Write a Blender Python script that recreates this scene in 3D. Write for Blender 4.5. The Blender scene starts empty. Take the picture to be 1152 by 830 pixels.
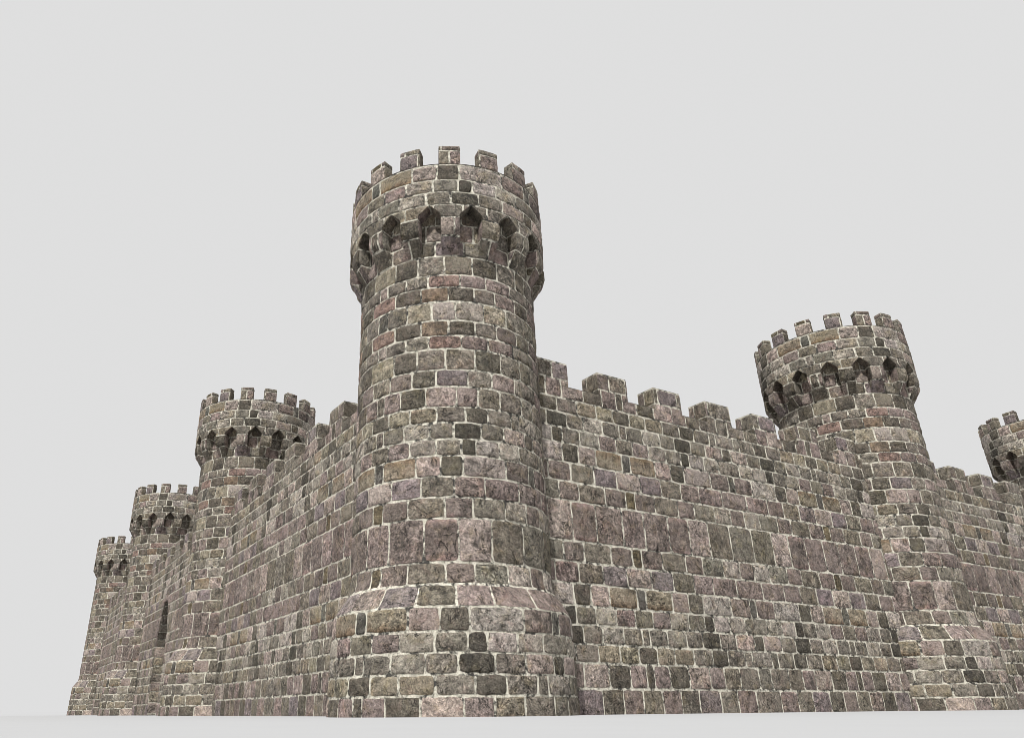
import bpy, math
import numpy as np
from mathutils import Matrix, Vector

rng = np.random.default_rng(7)
S = 3.5                      # metres per layout unit (base radius of a tower)
scene = bpy.context.scene
COL = scene.collection

# ------------------------------------------------------------------ stone courses
# Half repeat of the masonry: every course with its vertical joints (0..1 along the course)
# and one tone per stone.  The courses are laid mirrored, as on the real walls.
TONE = {
 'g': (126, 115, 107), 'd': (99, 91, 84), 'k': (80, 76, 72), 'o': (123, 112, 99),
 'p': (140, 116, 116), 'q': (126, 106, 105), 'l': (156, 144, 133), 'L': (164, 149, 144),
 'P': (162, 138, 132), 'r': (134, 104, 86), 'R': (148, 108, 102), 'y': (146, 134, 112),
 'b': (146, 128, 106), 's': (94, 93, 91), 'u': (128, 110, 120), 'n': (112, 94, 68),
 'i': (126, 118, 108),
}
ROWS = {
 'M': ([.091, .304, .493, .675, .888], 'pqqPoi'),
 'A': ([.04, .211, .42, .574, .767, .929], 'nqoqilq'),
 'B': ([.10, .287, .471, .647, .872], 'Puoppp'),
 'C': ([.036, .256, .398, .525, .785, .97], 'sbPdLqs'),
 'D': ([.072, .217, .374, .516, .60, .745, .89], 'oplikLli'),
 'E': ([.03, .176, .336, .475, .633, .78, .955], 'gilgkgPd'),
 'F': ([.072, .216, .378, .542, .68, .84, .905], 'dybgdgil'),
 'G': ([.03, .155, .315, .494, .622, .765, .94], 'dpdPpogi'),
 'H': ([.075, .226, .376, .56, .713, .884], 'oqdugpg'),
 'I': ([.102, .262, .432, .61, .782, .945], 'ydgodgo'),
 'J': ([.037, .183, .329, .528, .698, .885], 'PgiRppg'),
 'K': ([.105, .283, .454, .616, .761, .927], 'Rdrdgqd'),
 'L': ([.04, .192, .351, .498, .673, .84], 'sgyLlyi'),
}
ORDER = 'MABCDEFGHIJKL'
BND = [.168, .333, .503, .674, .817, .957, 1.096, 1.277, 1.434, 1.63, 1.758, 1.905]
TC = 1.227                   # height of the middle of the tall course

def lin(c):
    c = np.asarray(c, float) / 255.0
    return np.where(c <= .04045, c / 12.92, ((c + .055) / 1.055) ** 2.4)
def soften(v, chroma=.43, spread=.95):
    v = np.asarray(v, float); m = v.mean()
    return (112 + (m - 112) * spread) + (v - m) * chroma + np.array([3.2, .7, -5.4])
TONE = {k: lin(soften(v)) for k, v in TONE.items()}
GAIN = 0.86
NEUTRAL = lin((118, 109, 100)) * GAIN

def course_rows(t0, t1):
    """(row letter, low, high) for every course that meets t0..t1"""
    out = []
    for k in range(-2, 4):
        base = TC + 4.0 * k
        for sgn in (1, -1):
            lo = 0.0
            for i, ch in enumerate(ORDER):
                hi = BND[i] if i < len(BND) else 2.0
                a, b = lo, hi
                lo = hi
                if ch == 'M':
                    if sgn < 0: continue
                    a = -hi
                if ch == 'L':
                    if sgn < 0: continue
                    b = 4.0 - a
                lo_t, hi_t = (base + a, base + b) if sgn > 0 else (base - b, base - a)
                if hi_t > t0 + 1e-4 and lo_t < t1 - 1e-4:
                    out.append((ch, lo_t, hi_t, base))
    return sorted(set(out), key=lambda r: r[1])

def course_bricks(ch, u0, u1):
    js, tones = ROWS[ch]
    spans = []
    n0, n1 = math.floor(u0) - 1, math.ceil(u1) + 1
    for n in range(n0, n1 + 1):
        if n % 2 == 0: spans.append((n - js[0], n + js[0], tones[0], 0))
        else: spans.append((n - (1 - js[-1]), n + (1 - js[-1]), tones[-1], len(js)))
        for i in range(len(js) - 1):
            a, b = js[i], js[i + 1]
            if n % 2 == 0: spans.append((n + a, n + b, tones[i + 1], i + 1))
            else: spans.append((n + 1 - b, n + 1 - a, tones[i + 1], i + 1))
    return [s for s in spans if s[1] > u0 + 1e-4 and s[0] < u1 - 1e-4]

# ------------------------------------------------------------------ mesh collector
class Mesh:
    def __init__(self):
        self.v, self.f, self.c, self.m, self.s = [], [], [], [], []
        self.n = 0
    def add(self, verts, faces, cols, seed, mat):
        verts = np.asarray(verts, float)
        self.v.append(verts)
        cc = np.empty((len(verts), 4)); cc[:, :3] = cols; cc[:, 3] = 1
        self.c.append(cc)
        self.s.append(np.full(len(verts), seed))
        self.f += [tuple(i + self.n for i in f) for f in faces]
        self.m += [mat] * len(faces)
        self.n += len(verts)
    def build(self, name, parent=None):
        v = np.concatenate(self.v) * S
        me = bpy.data.meshes.new(name)
        me.from_pydata(v.tolist(), [], self.f)
        me.materials.append(M_STONE); me.materials.append(M_MORTAR)
        me.polygons.foreach_set('material_index', np.array(self.m, dtype=np.int32))
        a = me.attributes.new('stone', 'FLOAT_COLOR', 'POINT')
        a.data.foreach_set('color', np.concatenate(self.c).astype(np.float32).ravel())
        b = me.attributes.new('seed', 'FLOAT', 'POINT')
        b.data.foreach_set('value', np.concatenate(self.s).astype(np.float32))
        me.polygons.foreach_set('use_smooth', np.ones(len(me.polygons), dtype=bool))
        me.validate(); me.update()
        me.set_sharp_from_angle(angle=math.radians(30))
        o = bpy.data.objects.new(name, me)
        COL.objects.link(o)
        if parent: o.parent = parent
        return o

def wob(x, y, k):
    return (np.sin(x * 19.3 + k * 1.7 + 2.1 * np.sin(y * 13.1 + k)) * .5
            + np.sin(y * 31.7 + k * 2.9 + 1.7 * np.sin(x * 27.7)) * .3
            + np.sin((x + y) * 61.0 + k * 4.1) * .2)

FLIP = False
def grid_faces(nx, ny, flip=False):
    f = []
    for j in range(ny - 1):
        for i in range(nx - 1):
            q = (j * nx + i, j * nx + i + 1, (j + 1) * nx + i + 1, (j + 1) * nx + i)
            f.append(q[::-1] if flip else q)
    return f

def stone(mesh, x0, x1, y0, y1, tone, mapf, clip=None, flip=False, res=.024, extra=None, gap=.0060, key=None, cut=(0, 0, 0, 0), amp=1.0):
    """one rough rounded stone in the plane (x, y), laid on a surface by mapf(x, y, height)"""
    if x1 - x0 < .012 or y1 - y0 < .012: return
    rg = rng if key is None else np.random.default_rng(abs(hash(key)) % (2 ** 32))
    k = rg.uniform(0, 50)
    gx0, gx1, gy0, gy1 = [gap + rg.uniform(-.002, .0035) for _ in range(4)]
    gx0, gx1, gy0, gy1 = [0.0 if c_ else g_ for g_, c_ in zip((gx0, gx1, gy0, gy1), cut)]
    gx0 = min(gx0, (x1 - x0) * .2); gx1 = min(gx1, (x1 - x0) * .2)
    a0, a1, b0, b1 = x0 + gx0, x1 - gx1, y0 + gy0, y1 - gy1
    hx, hy = (a1 - a0) / 2, (b1 - b0) / 2
    cx, cy = (a0 + a1) / 2, (b0 + b1) / 2
    def axis(h):
        n = max(2, int(round(2 * h / res)))
        e = min(.0055 / h, .3)
        mid = np.linspace(-1 + 2.2 * e, 1 - 2.2 * e, n + 1)
        return np.concatenate([[-1, -1 + .35 * e], mid, [1 - .35 * e, 1]])
    A, B = axis(hx), axis(hy)
    a, b = np.meshgrid(A, B)
    ring = np.zeros_like(a, int)
    r = np.minimum(np.minimum(np.arange(len(A))[None, :], np.arange(len(A))[::-1][None, :]),
                   np.minimum(np.arange(len(B))[:, None], np.arange(len(B))[::-1][:, None]))
    rc = min(rg.uniform(.003, .013), .35 * hx, .35 * hy)
    if any(cut): rc = .002
    x = cx + a * hx - np.sign(a) * rc * np.abs(a) ** 7 * np.abs(b) ** 7
    y = cy + b * hy - np.sign(b) * rc * np.abs(a) ** 7 * np.abs(b) ** 7
    x, y = x + amp * .0038 * wob(x, y, k) + .0028 * wob(x * 3.3, y * 3.3, k + 2), y + amp * .0038 * wob(y + 3, x, k + 9) + .0028 * wob(y * 3.3, x * 3.3, k + 4)
    H = rg.uniform(.005, .0095)
    dome = (1 - a ** 4) * (1 - b ** 4)
    rough = (.0042 * wob(x * 1.3, y * 1.3, k + 3) + .0030 * wob(x * 3.1, y * 3.1, k + 5)) * (.35 + .65 * dome) + .0035 * (dome - .5)
    tilt = rg.uniform(-.0022, .0022) * a + rg.uniform(-.0022, .0022) * b
    h = np.where(r == 0, -.014, np.where(r == 1, .25 * H, H * (.5 + .5 * amp) + (rough + tilt) * amp))
    h = np.where(r == 2, h * .9, h)
    if clip is not None: x, y = clip(x, y)
    P = mapf(x.ravel(), y.ravel(), h.ravel())
    base = TONE[tone] * GAIN * rg.uniform(.88, 1.12) * rg.uniform(.985, 1.015, 3)
    n1 = wob(x * .55, y * .55, k + 11).ravel()[:, None]
    cols = base[None, :] * (1 + .14 * n1)
    if extra is not None: cols = extra(cols, x.ravel(), y.ravel())
    mesh.add(P, grid_faces(len(A), len(B), flip), np.clip(cols, .01, .9), rg.uniform(0, 1), 0)

def lay(mesh, mapf, u_of_x, x_of_u, xr, tr, clip=None, skip=None, flip=False, y_of_t=lambda t: t, res=.024, tag=0, solid=False, amp=1.0, gap=.0057):
    """lay every course of the masonry that falls in xr x tr (x metric along, t course height)"""
    ua, ub = sorted((u_of_x(xr[0]), u_of_x(xr[1])))
    for ch, lo, hi, base in course_rows(*tr):
        lo2, hi2 = max(lo, tr[0]), min(hi, tr[1])
        for s0, s1, tone, idx in course_bricks(ch, ua, ub):
            p, q = x_of_u(max(s0, ua)), x_of_u(min(s1, ub))
            cu = [s0 < ua - 1e-4, s1 > ub + 1e-4]
            if p > q: p, q = q, p; cu = cu[::-1]
            yy0, yy1 = y_of_t(lo2), y_of_t(hi2)
            cut = (*cu, lo < lo2 - 1e-4 and not solid, hi > hi2 + 1e-4 and not solid)
            if skip and skip(p, q, yy0, yy1): continue
            extra = None
            if ch == 'C' and tone == 'b':                 # rust stained edge of the ochre stones
                ye = y_of_t(base + (-.674 if lo < base else .674)); hgt = yy1 - yy0
                def extra(c, x, y, ye=ye, hgt=hgt):
                    w = np.clip(1.3 - np.abs(y - ye) / (.34 * hgt) + .5 * wob(x * 2, y * 2, 1.0), 0, 1)[:, None] * .65
                    return c * (1 - w) + w * lin((120, 98, 76)) * GAIN
            if ch == 'M' and idx == 2:                    # pink spalled lips of the tall stones
                yc = y_of_t(base); hh = (yy1 - yy0) / 2
                def extra(c, x, y, yc=yc, hh=hh):
                    w = np.clip((np.abs(y - yc) / hh - .68) * 6 + .6 * wob(x * 2, y * 2, 2.0), 0, 1)[:, None] * .8
                    return c * (1 - w) + w * lin((152, 132, 126)) * GAIN
            stone(mesh, p, q, yy0, yy1, tone, mapf, clip, flip, res, extra, key=(tag, ord(ch), int(round(base * 10)), int(round(s0 * 1000)), lo < base), cut=cut, amp=amp, gap=gap)

def sheet(mesh, mapf, xs, ys, mat=1, flip=False, h=None, tone=None):
    if h is None: h = -.0012 if mat == 1 else 0.0
    x, y = np.meshgrid(np.asarray(xs, float), np.asarray(ys, float))
    P = mapf(x.ravel(), y.ravel(), np.full(x.size, h))
    mesh.add(P, grid_faces(len(xs), len(ys), flip), NEUTRAL if tone is None else TONE[tone] * GAIN, rng.uniform(0, 1), mat)

# ------------------------------------------------------------------ materials
class NT:
    def __init__(self, name):
        self.mat = bpy.data.materials.new(name); self.mat.use_nodes = True
        self.t = self.mat.node_tree; self.t.nodes.clear()
    def n(self, kind, **kw):
        o = self.t.nodes.new(kind)
        for k, v in kw.items():
            if k.startswith('i_'):
                key = k[2:]; key = int(key) if key.isdigit() else key.replace('_', ' ')
                o.inputs[key].default_value = v
            else: setattr(o, k, v)
        return o
    def l(self, a, b): self.t.links.new(a, b)
    def math(self, op, a, b=None, c=None, clamp=False):
        o = self.t.nodes.new('ShaderNodeMath'); o.operation = op; o.use_clamp = clamp
        for i, v in enumerate((a, b, c)):
            if v is None: continue
            if isinstance(v, (int, float)): o.inputs[i].default_value = v
            else: self.l(v, o.inputs[i])
        return o.outputs[0]
    def ramp(self, fac, p0, p1, a=0.0, b=1.0):
        o = self.t.nodes.new('ShaderNodeMapRange'); o.clamp = True
        self.l(fac, o.inputs['Value'])
        for k, v in (('From Min', p0), ('From Max', p1), ('To Min', a), ('To Max', b)): o.inputs[k].default_value = v
        return o.outputs['Result']
    def mix(self, fac, a, b, mode='MIX'):
        o = self.t.nodes.new('ShaderNodeMix'); o.data_type = 'RGBA'; o.blend_type = mode
        for sock, v in ((o.inputs[0], fac), (o.inputs[6], a), (o.inputs[7], b)):
            if isinstance(v, (int, float)): sock.default_value = v
            elif isinstance(v, tuple): sock.default_value = v
            else: self.l(v, sock)
        return o.outputs[2]
    def noise(self, vec, scale, detail=4, rough=.6, dist=0.0, w=None):
        o = self.t.nodes.new('ShaderNodeTexNoise')
        o.inputs['Scale'].default_value = scale; o.inputs['Detail'].default_value = detail
        o.inputs['Roughness'].default_value = rough; o.inputs['Distortion'].default_value = dist
        self.l(vec, o.inputs['Vector'])
        return o

def stone_material():
    T = NT('weathered_stone')
    out = T.n('ShaderNodeOutputMaterial'); bs = T.n('ShaderNodeBsdfPrincipled')
    T.l(bs.outputs[0], out.inputs[0])
    bs.inputs['Roughness'].default_value = .92
    bs.inputs['Specular IOR Level'].default_value = .15
    col = T.n('ShaderNodeAttribute', attribute_name='stone').outputs['Color']
    seed = T.n('ShaderNodeAttribute', attribute_name='seed').outputs['Fac']
    tc = T.n('ShaderNodeTexCoord').outputs['Object']
    off = T.n('ShaderNodeVectorMath', operation='SCALE'); off.inputs[0].default_value = (37, 91, 53)
    T.l(seed, off.inputs['Scale'])
    ad = T.n('ShaderNodeVectorMath', operation='ADD'); T.l(tc, ad.inputs[0]); T.l(off.outputs[0], ad.inputs[1])
    P = ad.outputs[0]
    grain = T.noise(P, 17.0, 5, .75).outputs['Fac']
    fine = T.noise(P, 52.0, 3, .7).outputs['Fac']
    blot = T.noise(P, 4.2, 4, .6, .6).outputs['Fac']
    tint = T.noise(P, 2.6, 3, .6, .4).outputs['Color']
    crack_n = T.noise(P, 1.7, 5, .60, .9).outputs['Fac']
    # brightness
    mott = T.noise(P, 8.5, 4, .68, .35).outputs['Fac']
    k = T.ramp(grain, .30, .70, .48, 1.52)
    k = T.math('MULTIPLY', k, T.ramp(fine, .28, .72, .42, 1.58))
    k = T.math('MULTIPLY', k, T.ramp(mott, .30, .70, .66, 1.36))
    k = T.math('MULTIPLY', k, T.ramp(blot, .30, .70, .58, 1.42))
    s2 = T.math('FRACT', T.math('MULTIPLY', seed, 7.137))      # some stones are mottled, some plain
    k = T.math('POWER', k, T.math('ADD', T.math('MULTIPLY', s2, .7), .65))
    v = T.n('ShaderNodeVectorMath', operation='SCALE'); T.l(col, v.inputs[0]); T.l(k, v.inputs['Scale'])
    c = v.outputs[0]
    # lichen / iron tint
    sx = T.n('ShaderNodeSeparateColor'); T.l(tint, sx.inputs[0])
    c = T.mix(T.ramp(sx.outputs[0], .52, .72, 0, .55), c, (1.06, 1.0, .74, 1), 'MULTIPLY')
    c = T.mix(T.ramp(sx.outputs[1], .54, .74, 0, .5), c, (1.12, .90, .90, 1), 'MULTIPLY')
    c = T.mix(T.ramp(sx.outputs[2], .60, .74, 0, .45), c, (.48, .50, .52, 1), 'MULTIPLY')
    # cracks: ridges of a distorted noise, only here and there
    rid = T.math('ABSOLUTE', T.math('SUBTRACT', crack_n, .5))
    cr = T.ramp(rid, .003, .016, 1, 0)
    gate = T.ramp(T.noise(P, 1.3, 2, .5).outputs['Fac'], .42, .52)
    cr = T.math('MULTIPLY', cr, gate)
    c = T.mix(T.math('MULTIPLY', cr, .85), c, (.016, .015, .014, 1))
    # broad dark stains with ragged edges
    st = T.ramp(T.noise(P, 1.8, 6, .72, .8).outputs['Fac'], .55, .64)
    c = T.mix(T.math('MULTIPLY', st, .62), c, (.035, .033, .030, 1))
    # pale lime specks
    sp = T.ramp(T.noise(P, 33.0, 2, .6).outputs['Fac'], .66, .76)
    c = T.mix(T.math('MULTIPLY', sp, .5), c, (.36, .34, .29, 1))
    # dark pits
    pit = T.ramp(T.noise(P, 24.0, 3, .65).outputs['Fac'], .40, .30)
    c = T.mix(T.math('MULTIPLY', pit, .75), c, (.018, .017, .016, 1))
    T.l(c, bs.inputs['Base Color'])
    hgt = T.math('ADD', T.math('ADD', T.math('MULTIPLY', grain, .5), T.math('MULTIPLY', mott, .9)), T.math('MULTIPLY', blot, 1.0))
    hgt = T.math('SUBTRACT', hgt, T.math('MULTIPLY', cr, .35))
    hgt = T.math('SUBTRACT', hgt, T.math('MULTIPLY', pit, .25))
    bp = T.n('ShaderNodeBump'); bp.inputs['Strength'].default_value = .9; bp.inputs['Distance'].default_value = .05
    T.l(hgt, bp.inputs['Height']); T.l(bp.outputs[0], bs.inputs['Normal'])
    return T.mat

def mortar_material():
    T = NT('lime_mortar')
    out = T.n('ShaderNodeOutputMaterial'); bs = T.n('ShaderNodeBsdfPrincipled')
    T.l(bs.outputs[0], out.inputs[0])
    bs.inputs['Roughness'].default_value = .95
    bs.inputs['Specular IOR Level'].default_value = .1
    P = T.n('ShaderNodeTexCoord').outputs['Object']
    big = T.noise(P, 1.9, 4, .6, .5).outputs['Fac']
    mid = T.noise(P, 7.0, 4, .65).outputs['Fac']
    fine = T.noise(P, 30.0, 3, .7).outputs['Fac']
    m = T.math('ADD', T.math('MULTIPLY', big, .5), T.math('MULTIPLY', mid, .5))
    w = T.ramp(m, .415, .50)
    c = T.mix(T.ramp(mid, .35, .65), (.30, .28, .23, 1), (.66, .625, .53, 1))
    c = T.mix(w, (.06, .057, .052, 1), c)
    k = T.ramp(fine, .3, .7, .6, 1.25)
    v = T.n('ShaderNodeVectorMath', operation='SCALE'); T.l(c, v.inputs[0]); T.l(k, v.inputs['Scale'])
    T.l(v.outputs[0], bs.inputs['Base Color'])
    bp = T.n('ShaderNodeBump'); bp.inputs['Strength'].default_value = .7; bp.inputs['Distance'].default_value = .03
    T.l(mid, bp.inputs['Height']); T.l(bp.outputs[0], bs.inputs['Normal'])
    return T.mat

def ground_material():
    T = NT('pale_ground')
    out = T.n('ShaderNodeOutputMaterial'); bs = T.n('ShaderNodeBsdfPrincipled')
    T.l(bs.outputs[0], out.inputs[0])
    bs.inputs['Roughness'].default_value = 1.0
    bs.inputs['Specular IOR Level'].default_value = 0.0
    P = T.n('ShaderNodeTexCoord').outputs['Object']
    n = T.noise(P, .8, 5, .6).outputs['Fac']
    c = T.mix(n, (GROUND * .965, GROUND * .97, GROUND * .985, 1), (GROUND * 1.02, GROUND * 1.025, GROUND * 1.04, 1))
    T.l(c, bs.inputs['Base Color'])
    return T.mat

SUN_S, SUN_EL, SUN_AZ = 5.0, 55.0, -109.0     # azimuth of the sun seen from the castle, degrees
SKY = .735
GROUND = .728 / (SKY + SUN_S * math.sin(math.radians(SUN_EL)) / math.pi)
M_STONE, M_MORTAR, M_GROUND = stone_material(), mortar_material(), ground_material()

# ------------------------------------------------------------------ objects
def thing(name, loc, label, cat, group):
    o = bpy.data.objects.new(name, None); COL.objects.link(o)
    o.empty_display_size = .5
    o.location = (loc[0] * S, loc[1] * S, 0)
    o['label'] = label; o['category'] = cat; o['group'] = group; o['kind'] = 'thing'
    return o

def copy_thing(src, loc, label):
    r = src.copy(); COL.objects.link(r)
    r.location = (loc[0] * S, loc[1] * S, 0); r['label'] = label
    for ch in src.children:
        c = ch.copy(); COL.objects.link(c); c.parent = r
    return r

# --- tower -----------------------------------------------------------
HALF = 1.69                                   # radians per half repeat
AZ0 = math.radians(-134.1)
W = HALF * .87
TH0, TH1 = math.radians(-300), math.radians(60)
R_Z = [(-.3, 1.003), (0, 1.0), (.727, .986), (.80, .938), (.90, .872), (.96, .855), (1.02, .852), (6, .852)]
RZ = np.array(R_Z)
R_HEAD, R_IN = .988, .876
Z_PAR, Z_SILL, Z_MER = 4.27, 4.735, 4.95
x_th = lambda th: (th - AZ0) / HALF * W
u_x = lambda x: x / W
x_u = lambda u: u * W

def map_shaft(x, t, h):
    th = AZ0 + x / W * HALF
    r = np.interp(t, RZ[:, 0], RZ[:, 1]) + h
    return np.stack([r * np.cos(th), r * np.sin(th), t], 1)

def map_head(x, t, h):
    th = AZ0 + x / W * HALF
    r = R_HEAD + h
    return np.stack([r * np.cos(th), r * np.sin(th), t], 1)

PROF = np.array([(3.78, .846), (3.80, .853), (3.998, .982), (4.012, R_HEAD), (6, R_HEAD)])
def prof(t): return np.interp(t, PROF[:, 0], PROF[:, 1])
HW0, HW1, T_SH = .089, .1963, 4.165
def half_w(t): return np.interp(t, [3.0, T_SH, Z_PAR, 9], [HW0, HW0, HW1, HW1])

def ring_xs(n=97): return np.linspace(x_th(TH0), x_th(TH1), n)

def polar_flat(mesh, r0, r1, z, th0, th1, n, mat=0, up=True, tone='g'):
    th = np.linspace(th0, th1, n)
    def mf(x, y, h): return np.stack([y * np.cos(x), y * np.sin(x), np.full(x.shape, z)], 1)
    sheet(mesh, mf, th, np.linspace(r0, r1, 3), mat, flip=up, tone=tone)

def make_tower(label):
    root = thing('castle_tower', (0, 0), label, 'tower', 'round towers of the castle')
    full = (x_th(TH0), x_th(TH1))
    m = Mesh()
    sheet(m, map_shaft, ring_xs(), [-.05, 0, .2, .4, .6, .727, .80, .90, .96])
    lay(m, map_shaft, u_x, x_u, full, (-.04, TC - .168 - .165 + .0))
    m.build('plinth', root)
    m = Mesh()
    sheet(m, map_shaft, ring_xs(), [.88, .93, .98, 1.02, 1.5, 2, 2.5, 3, 3.5, 4, Z_PAR + .01])
    lay(m, map_shaft, u_x, x_u, full, (TC - .168 - .165, Z_PAR))
    m.build('shaft', root)
    m = Mesh()
    sheet(m, map_head, ring_xs(), [Z_PAR, 4.4, 4.6, Z_SILL])
    lay(m, map_head, u_x, x_u, full, (Z_PAR, Z_SILL))
    polar_flat(m, R_IN, R_HEAD + .004, Z_SILL + .002, TH0, TH1, 97, 0, True, 'g')
    polar_flat(m, .83, R_HEAD + .002, Z_PAR + .003, TH0, TH1, 97, 0, False, 'd')
    def map_in(x, t, h):
        th = AZ0 + x / W * HALF
        return np.stack([(R_IN - h) * np.cos(th), (R_IN - h) * np.sin(th), t], 1)
    sheet(m, map_in, ring_xs(), [4.28, 4.5, Z_SILL + .002], flip=True)
    lay(m, map_in, u_x, x_u, full, (4.32, Z_SILL), flip=True, res=.06)
    m.build('parapet', root)
    m = Mesh()
    polar_flat(m, 0.001, R_IN + .01, 4.32, TH0, TH1, 49, 0, True, 'g')
    m.build('roof_deck', root)
    for k in range(16):
        thk = math.radians(-88.5 + 22.5 * k)
        if thk > TH1: thk -= 2 * math.pi
        xk = x_th(thk)
        # corbel: bracket widening into the pointed arches on either side
        m = Mesh()
        def map_c(x, t, h):
            th = AZ0 + x / W * HALF
            r = prof(t) + h
            return np.stack([r * np.cos(th), r * np.sin(th), t - .4 * np.maximum(h, 0) * (t < 4.0)], 1)
        def clip_c(x, t):
            w = half_w(t) / HALF * W
            return np.clip(x, xk - w, xk + w), t
        ts = [3.78, 3.85, 3.998, 4.012, T_SH, Z_PAR]
        xs = np.linspace(-1, 1, 7)
        def map_core(x, t, h):
            return map_c(xk + x * half_w(t) / HALF * W * .999, t, h)
        sheet(m, map_core, xs, ts)
        wx = HW1 / HALF * W
        lay(m, map_c, u_x, x_u, (xk - wx, xk + wx), (3.79, Z_PAR), clip=clip_c, amp=.35, res=.016,
            skip=lambda p, q, a, b: (q < xk - half_w(b) / HALF * W + .006) or (p > xk + half_w(b) / HALF * W - .006))
        for sg in (-1, 1):
            def map_s(x, t, h, sg=sg):
                r = np.minimum(x, prof(t))
                th = thk + sg * (half_w(t) + h / r)
                return np.stack([r * np.cos(th), r * np.sin(th), t], 1)
            sheet(m, lambda x, t, h, sg=sg: map_s(.84 + x * (prof(t) - .84), t, h, sg), np.linspace(0, 1, 3), ts, flip=sg < 0)
            clip_s = lambda x, t: (np.minimum(x, prof(t) - .002), t)
            for ch, lo, hi, base in course_rows(3.85, Z_PAR):
                stone(m, .856, R_HEAD, max(lo, 3.86), min(hi, Z_PAR), rng.choice(list('gqdopi')), map_s, clip_s, flip=sg < 0, amp=.4)
        m.build('corbel', root)
        # merlon
        m = Mesh()
        hw = .1015
        wx = hw / HALF * W
        sheet(m, map_head, np.linspace(xk - wx, xk + wx, 5), [Z_SILL, Z_MER])
        lay(m, map_head, u_x, x_u, (xk - wx, xk + wx), (Z_SILL, Z_MER), amp=.5)
        def map_mi(x, t, h):
            th = AZ0 + x / W * HALF
            return np.stack([(R_IN - h) * np.cos(th), (R_IN - h) * np.sin(th), t], 1)
        sheet(m, map_mi, np.linspace(xk - wx, xk + wx, 5), [Z_SILL, Z_MER], flip=True)
        lay(m, map_mi, u_x, x_u, (xk - wx, xk + wx), (Z_SILL, Z_MER), flip=True)
        for sg in (-1, 1):
            def map_ms(x, t, h, sg=sg):
                th = thk + sg * (hw + h / x)
                return np.stack([x * np.cos(th), x * np.sin(th), t], 1)
            sheet(m, map_ms, [R_IN, (R_IN + R_HEAD) / 2, R_HEAD], [Z_SILL, Z_MER], flip=sg > 0)
            for ch, lo, hi, base in course_rows(Z_SILL, Z_MER):
                lo, hi = max(lo, Z_SILL), min(hi, Z_MER)
                if hi - lo < .02: continue
                stone(m, R_IN, R_HEAD + .004, lo, hi, rng.choice(list('gqoi')), map_ms, None, flip=sg > 0, gap=.004, amp=.4)
        def map_mt(x, y, h): return np.stack([y * np.cos(x), y * np.sin(x), Z_MER - .002 + h], 1)
        xs_ = (thk - hw, thk + hw)
        sheet(m, map_mt, np.linspace(*xs_, 5), [R_IN, R_HEAD], flip=True)
        def map_mt2(x, y, h): return map_mt(thk + x / .93, y, h)
        stone(m, -hw * .93, hw * .93, R_IN, R_HEAD, 'g', map_mt2, None, flip=True, gap=.003, amp=.4)
        m.build('merlon', root)
    return root

# --- curtain wall ------------------------------------------------------
OFF, PAR = .47, .235                 # outer face and parapet inner face, from the wall's axis
WA, WB = 1.092, .249                 # course height -> wall height
Z_WS, Z_WM = 2.914, 3.166
U0, UW = 1.751, 1.521                # along the wall: first mirror line and half repeat
MC0, MP, MW = .897, .7855, .197
t_z = lambda z: (z - WB) / WA
def z_t(t):                            # the lowest course runs into the ground
    return -.04 if t < TC - 1.43 else t * WA + WB

ARCH_S, ARCH_W, ARCH_SPR, ARCH_R = 3.57, .47, 1.41, .92   # centre, half width, springing, rise
def arch_h(dx):
    dx = np.abs(dx) / ARCH_W
    return np.where(dx < 1, ARCH_SPR + ARCH_R * (1 - dx) ** .92, -1.0)

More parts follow.
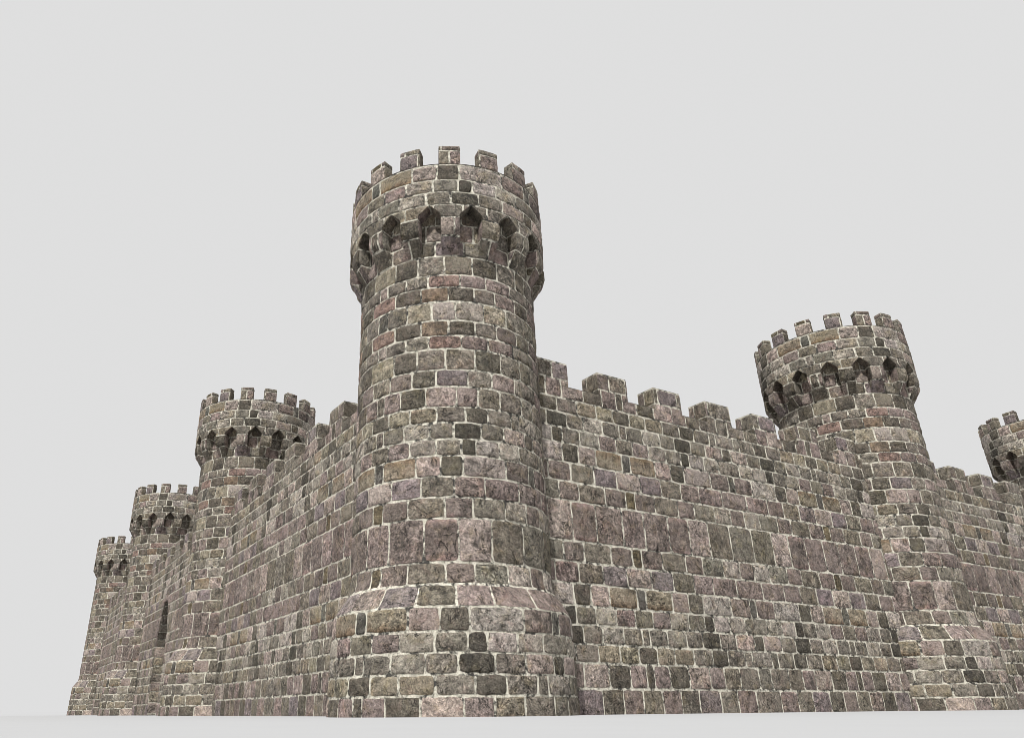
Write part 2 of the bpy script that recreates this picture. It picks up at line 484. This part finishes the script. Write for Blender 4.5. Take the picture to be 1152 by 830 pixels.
def make_wall(org, direction, outward, L, rev, label, gate=False):
    """local x runs along the wall so that the outer face looks along local -y"""
    root = thing('curtain_wall', org, label, 'wall', 'battlemented walls between the towers')
    root.rotation_euler = (0, 0, math.atan2(direction[1], direction[0]))
    X = (lambda s: L - s) if rev else (lambda s: s)          # distance from the near tower <-> local x
    u_x = lambda x: (X(x) - U0) / UW
    x_u = lambda u: X(U0 + u * UW)
    xa, xb = .62, L - .62
    def face(y0, sign):
        def mf(x, z, h): return np.stack([x, np.full(x.shape, y0) + sign * h, z], 1)
        return mf
    front, inner, back = face(-OFF, -1), face(-PAR, 1), face(OFF, 1)
    m = Mesh()
    zs = [-.05, .5, 1, 1.5, 2, 2.5, Z_WS]
    ac = X(ARCH_S)
    tr = (TC - 1.434, TC + 1.096)          # up to the course that the sill cuts
    wid = int(org[0] * 10)
    if not gate:
        sheet(m, front, np.linspace(xa, xb, 12), zs)
        sheet(m, back, np.linspace(xa, xb, 12), [-.05, 1.5, 2.6], flip=True)
        lay(m, front, u_x, x_u, (xa, xb), tr, y_of_t=z_t, res=.026, tag=wid, gap=.0070)
    else:
        for y0, top, fl in ((front, Z_WS, False), (back, 2.6, True)):
            sheet(m, y0, [xa, (xa + ac - ARCH_W) / 2, ac - ARCH_W], [-.05, 1.3, top], flip=fl)
            sheet(m, y0, [ac + ARCH_W, (xb + ac + ARCH_W) / 2, xb], [-.05, 1.3, top], flip=fl)
            def over(x, v, h, y0=y0, top=top): 
                lo = np.maximum(arch_h((x - ac) * .99999), ARCH_SPR)
                return y0(x, lo + v * (top - lo), h)
            sheet(m, over, np.linspace(ac - ARCH_W, ac + ARCH_W, 41), [0, .5, 1], flip=fl)
        dd = np.linspace(1, 0, 24)
        px = np.concatenate([[ARCH_W], ARCH_W * dd]); pz = np.concatenate([[-.06], arch_h(ARCH_W * dd * .99999)])
        px = np.concatenate([px, -px[::-1]]); pz = np.concatenate([pz, pz[::-1]])
        def clip(x, z):
            ins = (np.abs(x - ac) < ARCH_W) & (z < arch_h(x - ac))
            if not ins.any(): return x, z
            x, z = x.copy(), z.copy()
            for i in zip(*np.nonzero(ins)):
                best = None
                ax, az, bx, bz = px[:-1] + ac, pz[:-1], px[1:] + ac, pz[1:]
                dx, dz = bx - ax, bz - az; L2 = dx * dx + dz * dz + 1e-12
                tt = np.clip(((x[i] - ax) * dx + (z[i] - az) * dz) / L2, 0, 1)
                qx, qz = ax + tt * dx, az + tt * dz
                j = np.argmin((qx - x[i]) ** 2 + (qz - z[i]) ** 2)
                x[i], z[i] = qx[j], qz[j]
            return x, z
        def skip(p, q, a_, b_):
            c = np.array([p + .01, q - .01, (p + q) / 2]); zt = np.array([a_, b_ - .01])
            return all((abs(cc - ac) < ARCH_W) and (zz < arch_h(np.array([cc - ac]))[0]) for cc in c for zz in zt)
        lay(m, front, u_x, x_u, (xa, xb), tr, clip=clip, skip=skip, y_of_t=z_t, res=.026, tag=wid, gap=.0070)
    edges = [xa] + sorted(X(MC0 + MP * k) + sg * MW for k in range(7) for sg in (-1, 1)) + [xb]
    for p, q in zip(edges[0::2], edges[1::2]):               # sill course in the gaps between merlons
        if q > p + .01: lay(m, front, u_x, x_u, (p, q), (TC + 1.096, t_z(Z_WS)), y_of_t=z_t, tag=wid, gap=.0070)
    # tops: parapet sill, inner face, walkway
    def top(z0):
        def mf(x, y, h): return np.stack([x, y, np.full(x.shape, z0) + h], 1)
        return mf
    sheet(m, top(Z_WS + .002), np.linspace(xa, xb, 20), [-OFF - .003, -PAR], 0, tone='g')
    sheet(m, inner, np.linspace(xa, xb, 12), [2.6, Z_WS], flip=True)
    m.build('wall_body', root)
    m = Mesh()
    sheet(m, top(2.6), np.linspace(xa, xb, 20), [-PAR, OFF], 0, tone='g')
    m.build('walkway', root)
    for k in range(7):
        xc = X(MC0 + MP * k)
        m = Mesh()
        tr2 = (t_z(Z_WS), t_z(Z_WM)); xr = (xc - MW, xc + MW)
        sheet(m, front, np.linspace(*xr, 3), [Z_WS, Z_WM])
        lay(m, front, u_x, x_u, xr, (TC + 1.096, t_z(Z_WM)), y_of_t=z_t, tag=wid, gap=.0070, amp=.35)
        sheet(m, inner, np.linspace(*xr, 3), [Z_WS, Z_WM], flip=True)
        lay(m, inner, u_x, x_u, xr, tr2, y_of_t=z_t, flip=True)
        for sg in (-1, 1):
            def ms(x, z, h, sg=sg): return np.stack([np.full(x.shape, xc + sg * MW) + sg * h, x, z], 1)
            sheet(m, ms, [-OFF, -PAR], [Z_WS, Z_WM], flip=sg < 0)
            for ch, lo, hi, base in course_rows(*tr2):
                lo, hi = z_t(max(lo, tr2[0])), z_t(min(hi, tr2[1]))
                if hi - lo < .02: continue
                cut = -OFF + (OFF - PAR) * rng.choice([.62, .7, .66])
                stone(m, -OFF - .003, cut, lo, hi, rng.choice(list('ogd')), ms, None, flip=sg < 0, gap=.004, amp=.4)
                stone(m, cut, -PAR, lo, hi, rng.choice(list('ogq')), ms, None, flip=sg < 0, gap=.004, amp=.4)
        sheet(m, top(Z_WM - .002), np.linspace(*xr, 3), [-OFF, -PAR])
        stone(m, xr[0], xr[1], -OFF, -PAR, 'g', top(Z_WM - .002), None, gap=.003, amp=.4)
        m.build('merlon', root)
    if gate:
        # stone lining of the gateway
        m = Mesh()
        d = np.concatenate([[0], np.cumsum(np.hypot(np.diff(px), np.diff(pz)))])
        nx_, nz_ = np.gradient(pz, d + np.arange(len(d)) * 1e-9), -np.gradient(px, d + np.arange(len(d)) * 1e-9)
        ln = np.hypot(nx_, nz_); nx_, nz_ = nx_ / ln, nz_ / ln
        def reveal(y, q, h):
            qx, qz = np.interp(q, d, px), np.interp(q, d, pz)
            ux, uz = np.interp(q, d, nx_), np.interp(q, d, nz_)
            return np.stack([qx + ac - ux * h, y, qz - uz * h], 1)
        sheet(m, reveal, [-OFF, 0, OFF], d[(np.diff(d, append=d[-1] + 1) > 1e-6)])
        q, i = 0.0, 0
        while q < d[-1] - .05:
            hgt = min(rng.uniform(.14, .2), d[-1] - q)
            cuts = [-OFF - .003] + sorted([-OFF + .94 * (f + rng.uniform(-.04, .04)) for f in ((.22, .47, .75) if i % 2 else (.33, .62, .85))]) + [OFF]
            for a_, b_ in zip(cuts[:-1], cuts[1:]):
                stone(m, a_, b_, q, q + hgt, rng.choice(list('lPigyL' if q < 1.3 or q > d[-1] - 1.4 else 'dqdgo')), reveal, None)  # paler jambs, darker soffit: light and shade put into the stone tones
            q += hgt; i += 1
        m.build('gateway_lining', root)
    return root

# ------------------------------------------------------------------ layout (solved from the photograph)
E = np.array([.8656572, .5006372]); A = np.array([-.50024241, .8658854])
T0 = np.array([.0822, 6.5632])
T1 = (T0 + 6.473 * E) * 1.009
T2 = T0 + (T1 - T0) * 1.991
L1, L2, L3 = (T0 + 6.571 * A) * 1.006, (T0 + 13.097 * A) * 1.005, (T0 + 19.617 * A) * 1.004

def wall_between(p, q, label, rev=False, gate=False):
    v = q - p; L = float(np.hypot(*v)); v = v / L
    make_wall(p, v, None, L, rev, label, gate)

t = make_tower('tall round tower at the near corner, standing where the two long walls meet')
t.location = (T0[0] * S, T0[1] * S, 0)
copy_thing(t, T1, 'round tower at the far end of the right-hand wall, complete to its battlements')
copy_thing(t, T2, 'round tower cut off by the right edge, only its battlemented head showing')
copy_thing(t, L1, 'largest of the three round towers on the left, beside the pointed gateway')
copy_thing(t, L2, 'middle of the three round towers on the left, second smallest, beyond the gateway')
copy_thing(t, L3, 'smallest and farthest round tower at the left end of the castle')

wall_between(T0, T1, 'long battlemented wall running right from the near corner tower')
wall_between(T1, T2, 'battlemented wall at the right edge, beyond the right-hand tower')
wall_between(L1, T0, 'steeply receding battlemented wall running left from the near corner tower', True)
wall_between(L2, L1, 'gate wall with a pointed arch, between two left-hand towers', True, True)
wall_between(L3, L2, 'foreshortened wall between the middle and the farthest left-hand towers', True)

# ground: one sheet to the horizon
me = bpy.data.meshes.new('ground')
g = 4000.0
me.from_pydata([(-g, -g, 0), (g, -g, 0), (g, g, 0), (-g, g, 0)], [], [(0, 1, 2, 3)])
me.materials.append(M_GROUND)
go = bpy.data.objects.new('ground', me); COL.objects.link(go); go['kind'] = 'structure'
go['label'] = 'flat pale grey ground'

# ------------------------------------------------------------------ light
w = bpy.data.worlds.new('World'); scene.world = w; w.use_nodes = True
bg = w.node_tree.nodes['Background']
bg.inputs['Color'].default_value = (SKY, SKY, SKY, 1); bg.inputs['Strength'].default_value = 1.0
ld = bpy.data.lights.new('sun', 'SUN'); ld.energy = SUN_S; ld.angle = math.radians(1.0); ld.color = (1, .99, .965)
lo = bpy.data.objects.new('sun', ld); COL.objects.link(lo)
az, el = math.radians(SUN_AZ), math.radians(SUN_EL)
to_sun = Vector((math.cos(el) * math.cos(az), math.cos(el) * math.sin(az), math.sin(el)))
lo.rotation_euler = to_sun.to_track_quat('Z', 'Y').to_euler()
lo.location = to_sun * 60

# ------------------------------------------------------------------ camera
F, PPX, PPY, PITCH, ROLL, H = 835.514, 494.769, 416.275, .429589, .0082727, .039036
cd = bpy.data.cameras.new('camera'); cam = bpy.data.objects.new('camera', cd); COL.objects.link(cam)
cd.sensor_width = 36.0; cd.sensor_fit = 'HORIZONTAL'; cd.lens = F / 1152 * 36
cd.shift_x = (576 - PPX) / 1152; cd.shift_y = (PPY - 415) / 1152
cd.clip_start = .02; cd.clip_end = 20000
cam.matrix_world = (Matrix.Translation((0, 0, H * S)) @ Matrix.Rotation(math.pi / 2 + PITCH, 4, 'X') @ Matrix.Rotation(-ROLL, 4, 'Z'))
scene.camera = cam
scene.cycles.filter_width = 0.7
scene.render.resolution_x, scene.render.resolution_y = 1024, 737
vs = scene.view_settings
vs.view_transform = 'Standard'; vs.look = 'None'; vs.exposure = 0; vs.gamma = 1
